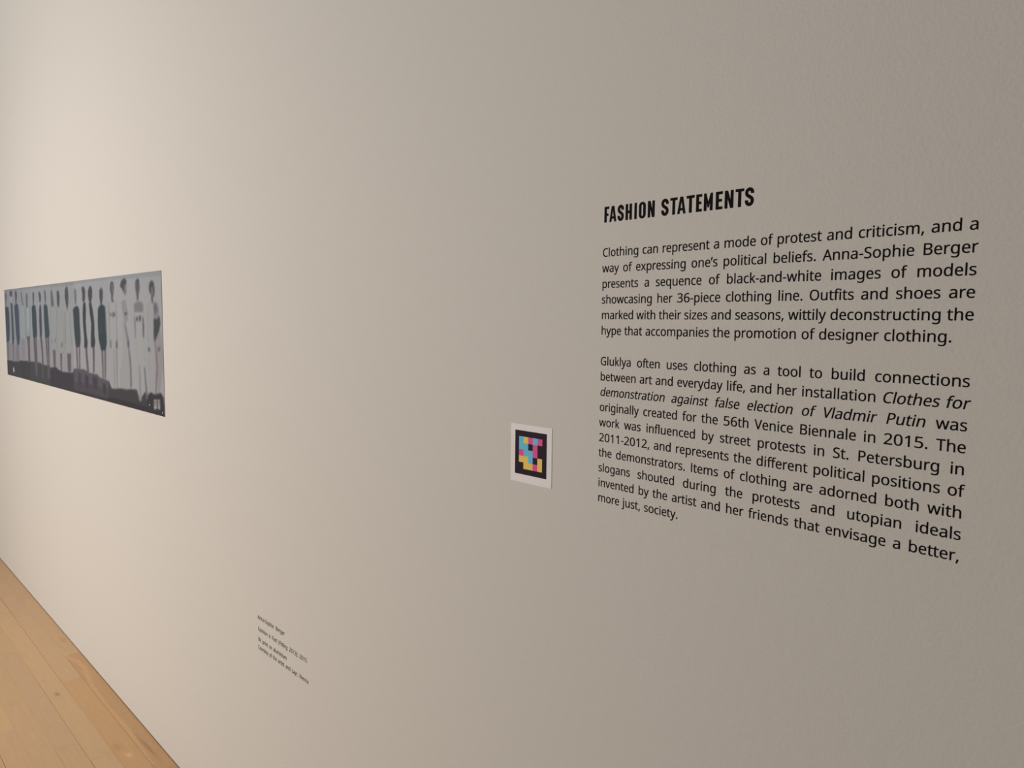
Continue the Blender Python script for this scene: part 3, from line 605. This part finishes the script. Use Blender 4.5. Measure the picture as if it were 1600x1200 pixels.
# ------------------------------------------------------------------ the long photographic print
PRINT = [
(-1,146,145,150,[-13,529,423,514,308,-83,-154,-118]),
(-1,147,148,153,[419,514,663,506,561,-65,303,-84]),
(-1,150,150,154,[659,506,1053,492,971,-34,557,-65]),
(-1,150,150,151,[1052,505,1455,490,1383,-43,960,-78]),
(-1,158,156,158,[1454,518,1950,497,1894,-30,1374,-77]),
(-1,164,161,162,[1941,520,2555,490,2515,-60,1871,-134]),
(-1,138,138,143,[-13,529,1053,492,1049,468,656,466,407,466,-27,466]),
(-1,140,140,141,[1052,505,1451,490,1447,460,1274,461,1045,459]),
(-1,146,147,149,[1454,518,1941,497,1938,467,1723,466,1447,465]),
(-1,151,152,154,[1944,520,2519,492,2517,458,2203,461,1939,465]),
(-1,143,137,143,[-38,181,352,181,334,84,-60,77]),
(-1,150,143,147,[356,201,1010,216,991,96,334,84]),
(-1,152,145,148,[1007,199,1236,197,1416,198,1399,76,991,96]),
(-1,162,154,156,[1413,210,1909,196,1896,79,1578,103,1398,103]),
(-1,79,77,80,[-59,80,114,84,185,82,334,89,301,-84,-101,-114]),
(-1,77,76,76,[335,94,498,98,591,100,561,-65,301,-84]),
(-1,81,79,82,[591,100,795,102,831,95,991,96,971,-34,561,-65]),
(-1,73,70,76,[990,87,1093,97,1156,83,1219,80,1400,84,1383,-43,964,-78]),
(-1,73,69,76,[1116,85,1199,83,1239,77,1386,85,1408,104,1390,-25,1100,-26]),
(-1,95,89,97,[1404,105,1509,108,1582,107,1638,99,1752,98,1775,89,1905,79,1894,-30,1380,-77]),
(-1,85,79,85,[1396,47,1674,53,1901,43,1894,-30,1380,-77]),
(-1,69,65,70,[1392,11,1669,12,1898,11,1893,-40,1378,-87]),
(-1,77,72,76,[1894,86,1931,55,2053,63,2077,75,2114,63,2152,68,2224,70,2252,35,2307,69,2336,53,2327,-54,1874,-103]),
(-1,67,62,67,[2331,57,2354,68,2374,73,2402,67,2464,77,2487,64,2506,-17,2323,-36]),
(-1,65,61,65,[1887,18,2087,19,2330,18,2508,14,2504,-39,1874,-108]),
(1,100,100,108,[21,455,47,459,65,451,60,429,42,401,37,381,20,381,25,406]),
(1,76,86,97,[7,380,99,380,111,345,109,255,89,195,50,183,13,183,9,305]),
(1,120,117,123,[18,183,77,185,62,87,22,83]),
(2,90,92,102,[140,464,202,467,214,458,205,437,171,432,146,444]),
(2,150,158,162,[153,434,191,434,194,404,161,402]),
(2,82,91,102,[161,402,207,400,213,316,220,212,194,175,161,173,160,306]),
(2,120,117,123,[161,174,199,175,198,88,162,86]),
(2,196,196,198,[154,46,179,50,188,25,158,20]),
(3,88,90,98,[279,460,307,465,326,458,329,436,312,407,298,394,284,394,283,413]),
(3,78,88,99,[250,382,275,392,306,399,350,388,360,345,355,278,359,215,336,178,286,174,264,248]),
(3,128,124,130,[250,174,332,178,337,91,232,87]),
(4,131,134,137,[391,381,440,387,502,380,510,307,488,212,373,210,370,297]),
(4,149,152,155,[397,380,442,387,497,379,503,307,481,213,378,211,377,297]),
(4,114,114,120,[420,454,442,458,453,448,466,405,479,382,442,390,430,415]),
(4,140,135,140,[382,211,473,213,465,104,383,101]),
(5,124,130,133,[507,375,569,379,626,374,627,280,613,224,508,222,499,298]),
(5,142,148,151,[513,374,570,378,621,373,621,280,607,225,512,223,505,298]),
(5,137,144,146,[540,372,597,371,589,298,563,237,539,279]),
(5,155,162,164,[548,371,593,370,584,298,561,238,543,279]),
(5,110,110,116,[536,441,562,446,581,438,573,376,532,377]),
(5,103,99,104,[517,225,599,228,586,188,584,95,534,92,539,186]),
(6,92,94,100,[687,443,706,450,724,442,720,417,706,386,687,386]),
(6,72,82,86,[658,375,695,386,740,381,753,343,755,246,740,222,666,221,657,280]),
(6,98,95,100,[670,222,705,222,713,137,715,33,687,31,677,104]),
(6,100,97,102,[713,223,740,223,739,106,726,33,707,32]),
(7,88,90,96,[811,444,834,447,852,441,865,421,847,393,829,396]),
(7,78,84,89,[818,372,843,388,859,376,859,334,856,247,841,224,808,227,807,308]),
(7,92,89,94,[815,225,849,225,862,151,860,28,819,26,837,133]),
(8,104,105,111,[925,448,940,454,956,445,964,419,950,388,936,384,930,411]),
(8,71,82,88,[907,380,947,387,980,377,992,317,1003,245,986,227,914,226,906,309]),
(8,95,92,97,[917,227,949,227,950,146,945,89,964,34,936,33,931,115]),
(8,98,95,100,[960,228,991,228,984,138,975,35,957,34]),
(9,131,131,131,[1032,373,1084,376,1147,371,1148,285,1129,202,1107,172,1048,170,1016,224]),
(9,149,149,149,[1038,372,1085,376,1144,370,1144,285,1125,202,1104,172,1050,171,1022,225]),
(9,104,103,107,[1050,438,1069,453,1082,442,1097,409,1102,375,1075,372,1052,378,1050,409]),
(9,118,117,121,[1031,223,1045,223,1056,205,1042,206]),
(9,110,109,114,[1100,230,1113,231,1114,207,1099,208]),
(9,108,99,106,[1051,172,1104,175,1097,101,1079,95,1056,99]),
(10,131,131,130,[1151,357,1180,369,1242,360,1263,279,1255,174,1226,160,1181,159,1127,202]),
(10,149,149,148,[1157,356,1184,368,1239,360,1258,279,1249,175,1223,161,1182,160,1134,203]),
(10,87,86,90,[1161,439,1183,445,1198,441,1211,417,1197,373,1175,369,1161,384]),
(10,115,114,118,[1203,205,1227,215,1232,194,1208,188]),
(10,106,98,104,[1182,161,1217,163,1203,82,1182,81]),
(11,133,133,132,[1278,342,1326,357,1377,347,1387,270,1392,199,1373,166,1301,163,1272,206]),
(11,151,151,150,[1285,341,1328,356,1375,346,1383,270,1387,199,1369,166,1303,164,1277,207]),
(11,134,133,134,[1292,336,1300,336,1289,207,1277,207]),
(11,136,135,136,[1363,341,1370,341,1381,202,1372,202]),
(11,87,86,88,[1303,443,1325,458,1348,456,1360,422,1350,377,1332,355,1314,379,1299,410]),
(11,104,97,103,[1303,165,1367,168,1359,90,1329,82,1305,92]),
(12,108,112,117,[1448,435,1467,448,1485,435,1489,414,1476,380,1460,373,1454,395]),
(12,128,130,134,[1461,435,1476,434,1472,409,1462,410]),
(12,69,77,81,[1425,358,1453,369,1496,372,1520,360,1524,282,1528,228,1510,199,1448,197,1432,261]),
(12,104,98,102,[1450,198,1472,199,1473,108,1454,107]),
(12,104,98,102,[1494,200,1514,200,1507,110,1487,109]),
(12,80,74,82,[1467,89,1515,89,1509,30,1470,28]),
(13,82,82,86,[1566,444,1584,451,1604,448,1619,431,1613,397,1597,386,1572,392,1577,420]),
(13,68,73,77,[1580,379,1599,388,1617,383,1620,355,1612,307,1618,254,1629,223,1621,199,1577,198,1582,239,1571,292,1572,340]),
(13,99,95,99,[1590,198,1618,199,1627,149,1634,99,1609,98,1598,147]),
(13,76,71,78,[1569,85,1624,86,1621,31,1577,31]),
(14,81,81,85,[1658,430,1678,447,1702,450,1718,433,1714,405,1695,383,1669,386,1657,411]),
(14,68,74,77,[1665,380,1697,387,1714,359,1732,307,1729,256,1737,226,1721,203,1675,202,1677,241,1690,298,1674,340]),
(14,99,95,99,[1697,203,1726,204,1720,153,1711,103,1690,102,1697,152]),
(14,76,71,78,[1683,88,1751,86,1746,40,1685,39]),
(15,82,84,88,[1813,426,1833,439,1851,436,1859,423,1856,400,1843,376,1836,368,1824,371,1814,401]),
(15,63,75,79,[1787,358,1807,368,1831,373,1856,373,1883,364,1887,295,1890,227,1872,197,1812,195,1784,239,1780,308]),
(15,92,102,105,[1821,312,1825,312,1824,265,1818,264]),
(15,90,100,103,[1875,322,1879,322,1878,272,1872,272]),
(15,104,99,101,[1815,195,1837,196,1837,139,1833,83,1818,82,1818,138]),
(15,104,99,101,[1852,197,1876,198,1870,141,1860,80,1845,79,1850,140]),
(15,72,68,73,[1819,67,1859,67,1856,27,1819,27]),
(16,144,141,140,[1923,379,1973,385,2019,379,2025,336,2018,232,2017,182,2004,59,1936,54,1917,178,1927,280]),
(16,162,159,158,[1929,378,1974,384,2017,379,2022,335,2014,232,2013,182,2000,59,1938,55,1921,179,1932,280]),
(16,88,86,92,[1948,435,1957,454,1974,459,1993,454,1999,434,1990,414,1980,394,1995,381,1963,384,1962,408,1951,425]),
(16,126,123,128,[1969,447,1985,447,1984,416,1971,413]),
(16,106,104,108,[1934,343,1954,337,1974,342,2003,342,2002,329,1979,325,1967,331,1944,330]),
(16,160,158,160,[1961,339,1972,338,1972,331,1960,332]),
(16,140,137,140,[1931,376,1937,376,1932,235,1924,209,1924,250]),
(16,128,124,129,[2015,375,2021,375,2021,237,2014,232,2016,311]),
(16,109,105,109,[1933,241,1945,235,1946,210,1933,210]),
(16,104,100,105,[2004,238,2020,237,2020,210,1998,211]),
(16,136,131,135,[1970,206,1977,206,1974,58,1966,57]),
(16,132,127,131,[2002,208,2012,208,2007,60,1997,59]),
(17,142,139,137,[2084,307,2114,310,2140,283,2156,217,2172,140,2165,70,2123,65,2050,62,2044,104,2087,205]),
(17,160,157,155,[2087,306,2115,309,2139,283,2154,216,2167,140,2161,71,2122,65,2054,63,2049,105,2090,205]),
(17,126,124,127,[2080,379,2105,388,2129,386,2140,359,2151,337,2142,311,2114,303,2099,330]),
(17,144,142,145,[2085,379,2107,387,2128,386,2138,359,2147,338,2139,311,2114,304,2102,331]),
(17,86,84,90,[2069,437,2084,456,2109,463,2133,463,2148,453,2142,442,2134,433,2125,411,2110,413,2093,427]),
(17,126,123,128,[2122,442,2143,444,2143,412,2124,403,2112,409]),
(17,92,89,94,[2112,341,2142,343,2135,333,2117,333]),
(17,128,125,129,[2102,306,2123,297,2146,259,2157,240,2155,215,2136,215,2127,249]),
(17,104,99,106,[2135,240,2156,240,2155,215,2137,215]),
(17,122,115,119,[2142,214,2156,212,2170,169,2173,79,2152,72,2155,140]),
(18,146,144,142,[2221,373,2264,379,2316,372,2316,331,2312,253,2323,148,2317,74,2281,67,2266,33,2246,34,2240,144,2229,251,2217,331]),
(18,164,162,160,[2226,372,2266,379,2314,371,2313,330,2309,253,2319,148,2313,74,2280,67,2266,34,2246,35,2242,144,2232,251,2222,330]),
(18,128,125,129,[2217,368,2240,377,2266,380,2296,377,2314,370,2312,342,2223,343]),
(18,98,96,103,[2238,446,2250,455,2264,459,2280,453,2285,426,2273,404,2266,383,2252,383,2248,404,2239,426]),
(18,90,87,93,[2239,329,2257,324,2253,311,2237,311]),
(18,88,85,91,[2267,329,2289,333,2287,314,2269,309]),
(18,120,116,120,[2215,330,2224,326,2231,303,2231,254,2221,253,2219,293]),
(18,95,92,98,[2303,331,2313,321,2318,294,2314,254,2303,257]),
(18,132,127,130,[2255,159,2263,159,2266,38,2255,36]),
(18,112,107,111,[2304,157,2314,153,2338,49,2321,41]),
(19,144,140,139,[2357,362,2391,380,2421,379,2425,331,2419,247,2428,225,2417,81,2405,69,2359,72,2351,149,2348,222]),
(19,162,158,157,[2361,362,2393,379,2419,379,2423,330,2417,246,2425,225,2414,82,2402,69,2361,73,2354,150,2352,222]),
(19,85,83,87,[2375,421,2382,439,2402,448,2422,442,2431,419,2426,395,2410,391,2414,370,2399,375,2395,405,2383,405]),
(19,130,125,130,[2396,423,2413,427,2416,401,2404,391]),
(19,140,132,138,[2416,373,2442,377,2461,363,2468,330,2445,319,2415,324]),
(19,96,92,97,[2429,371,2437,371,2455,348,2452,342,2440,352]),
(19,100,96,101,[2416,370,2421,370,2439,343,2428,332,2422,348]),
(19,80,81,84,[2412,321,2445,319,2471,331,2477,304,2460,278,2440,260,2414,242,2410,260]),
(19,136,126,131,[2416,242,2445,263,2471,287,2480,261,2491,200,2482,156,2458,84,2438,71,2436,163,2424,220]),
(19,154,144,149,[2420,242,2447,262,2470,287,2478,261,2488,200,2480,156,2457,85,2438,72,2438,163,2427,220]),
(19,128,115,121,[2416,242,2424,242,2436,207,2442,163,2423,71,2410,70,2428,163]),
(19,98,94,100,[2351,223,2373,222,2367,208,2354,210]),
(19,98,94,100,[2448,225,2468,227,2462,215,2449,212]),
(19,140,134,138,[2420,228,2493,234,2493,232,2420,226]),
(19,176,170,172,[2396,49,2421,51,2422,20,2396,16]),
(19,176,170,172,[2430,52,2452,53,2454,21,2432,21]),
(19,88,82,86,[2396,42,2422,44,2422,41,2396,38]),
(19,88,82,86,[2399,32,2420,35,2420,32,2399,29]),
(19,88,82,86,[2431,45,2453,47,2452,43,2431,41]),
(19,88,82,86,[2433,35,2452,35,2452,33,2433,32]),
]

PX0, PZ0, PW, PH = -5.0314, 1.18468, 2.49245, 0.47619
pr = empty('photographic_print', (PX0, 0, PZ0))
tag(pr, 'long grey photographic print on the wall showing a row of standing figures', 'print')
v, f = box(0, -0.0020, 0, PW, -0.0002, PH)
obj('backing_panel', v, f, M_alu, pr)
NU, NV = 560, 150
uu, vv = np.linspace(0, PW * 1000, NU + 1), np.linspace(0, PH * 1000, NV + 1)
U, Vv = np.meshgrid(uu, vv)
img = np.full((NV + 1, NU + 1, 3), 150.0)
fid = np.zeros((NV + 1, NU + 1), int)
SUB = [(-0.33, -0.33), (0.33, -0.33), (-0.33, 0.33), (0.33, 0.33)]
du, dv = uu[1], vv[1]


def inside(px, py, X, Y):
    r = np.zeros(X.shape, bool)
    n = len(px)
    for i in range(n):
        x0, y0, x1, y1 = px[i], py[i], px[i - 1], py[i - 1]
        if y0 == y1: continue
        c = ((y0 > Y) != (y1 > Y)) & (X < (x1 - x0) * (Y - y0) / (y1 - y0) + x0)
        r ^= c
    return r


for k, cr, cg, cb, pts in PRINT:
    px, py = np.array(pts[0::2], float), np.array(pts[1::2], float)
    i0, i1 = max(0, int(px.min() / du) - 2), min(NU, int(px.max() / du) + 2)
    j0, j1 = max(0, int(py.min() / dv) - 2), min(NV, int(py.max() / dv) + 2)
    if i1 <= i0 or j1 <= j0: continue
    sl_ = (slice(j0, j1 + 1), slice(i0, i1 + 1))
    a = sum(inside(px, py, U[sl_] + sxo * du, Vv[sl_] + syo * dv) for sxo, syo in SUB) / 4.0
    img[sl_] = img[sl_] * (1 - a[..., None]) + np.array([cr, cg, cb]) * a[..., None]
    if k > 0: fid[sl_][a >= 0.5] = k


def blur(a, ax):
    p = np.pad(a, [(1, 1) if d == ax else (0, 0) for d in range(3)], mode='edge')
    s = [slice(None)] * 3
    lo, hi = list(s), list(s)
    lo[ax], hi[ax] = slice(0, -2), slice(2, None)
    return 0.25 * p[tuple(lo)] + 0.5 * a + 0.25 * p[tuple(hi)]


for ax in (1, 1, 0): img = blur(img, ax)
grey = img.mean(2, keepdims=True)
c = np.clip((grey + (img - grey) * 0.8) * 0.98 - 5, 0, 255) / 255.0
ink = np.where(c <= 0.04045, c / 12.92, ((c + 0.055) / 1.055) ** 2.4)
# what the wall reads next to the print, so that ink is relative to white paint
wl = np.array([lin(213), lin(202), lin(190)])
ink = ink / wl * np.array(WALL)
SEAM = [0, 366, 614, 1017, 1419, 1920, PW * 1000 + 1]
pid = np.searchsorted(np.array(SEAM[1:]), (uu[:-1] + uu[1:]) / 2, side='right')
fig_panel = {1: 0, 2: 0, 3: 0, 4: 1, 5: 1, 6: 2, 7: 2, 8: 2, 9: 3, 10: 3, 11: 3, 12: 4, 13: 4, 14: 4, 15: 4, 16: 5, 17: 5, 18: 5, 19: 5}
FIG = {1: 'printed figure in a dark knee-length dress', 4: 'printed figure with dark hair in pale clothes', 16: 'printed figure in pale trousers and top'}
faces = {}
for j in range(NV):
    for i in range(NU):
        q = [fid[j, i], fid[j, i + 1], fid[j + 1, i], fid[j + 1, i + 1]]
        k = max(set(q), key=q.count)
        faces.setdefault(('f', k) if k else ('p', int(pid[i])), []).append((j, i))


def patch(name, cells, parent):
    idx, vs, cs, fs = {}, [], [], []

    def vid(j, i):
        if (j, i) not in idx:
            idx[(j, i)] = len(vs)
            vs.append((uu[i] / 1000, -0.0022, vv[j] / 1000))
            cs.append((*ink[j, i], 1.0))
        return idx[(j, i)]
    for j, i in cells:
        fs.append((vid(j, i), vid(j, i + 1), vid(j + 1, i + 1), vid(j + 1, i)))
    o = obj(name, vs, fs, M_print, parent)
    at_ = o.data.color_attributes.new('ink', 'FLOAT_COLOR', 'POINT')
    at_.data.foreach_set('color', np.array(cs, np.float32).ravel())
    return o


shots = {}
for k in range(6):
    shots[k] = patch('printed_photo', faces[('p', k)], pr)
for k in range(1, 20):
    o = patch('printed_figure', faces[('f', k)], shots[fig_panel[k]])
    if k in (4, 5, 9, 10, 11): o['label'] = 'printed figure with dark hair in pale clothes'
    elif k == 19: o['label'] = 'printed figure with a dark panel on one side'
    elif k >= 16: o['label'] = 'printed figure in pale trousers'
    else: o['label'] = 'printed figure in a dark dress'


def disc(x, z, r, y0, y1, n=14):
    vs = [(x + r * math.cos(2 * math.pi * i / n), y, z + r * math.sin(2 * math.pi * i / n)) for y in (y0, y1) for i in range(n)]
    fs = [tuple(range(n)), tuple(range(2 * n - 1, n - 1, -1))] + [(i, n + i, n + (i + 1) % n, (i + 1) % n) for i in range(n)]
    return vs, fs


for x, z, r, m_ in ((2.268, 0.452, 0.0040, M_pin_dark), (2.352, 0.028, 0.003, M_pin_pale), (2.478, 0.012, 0.003, M_pin_pale)):
    v, f = disc(x, z, r, -0.0032, -0.0022)
    obj('fixing_pin', v, f, m_, pr)
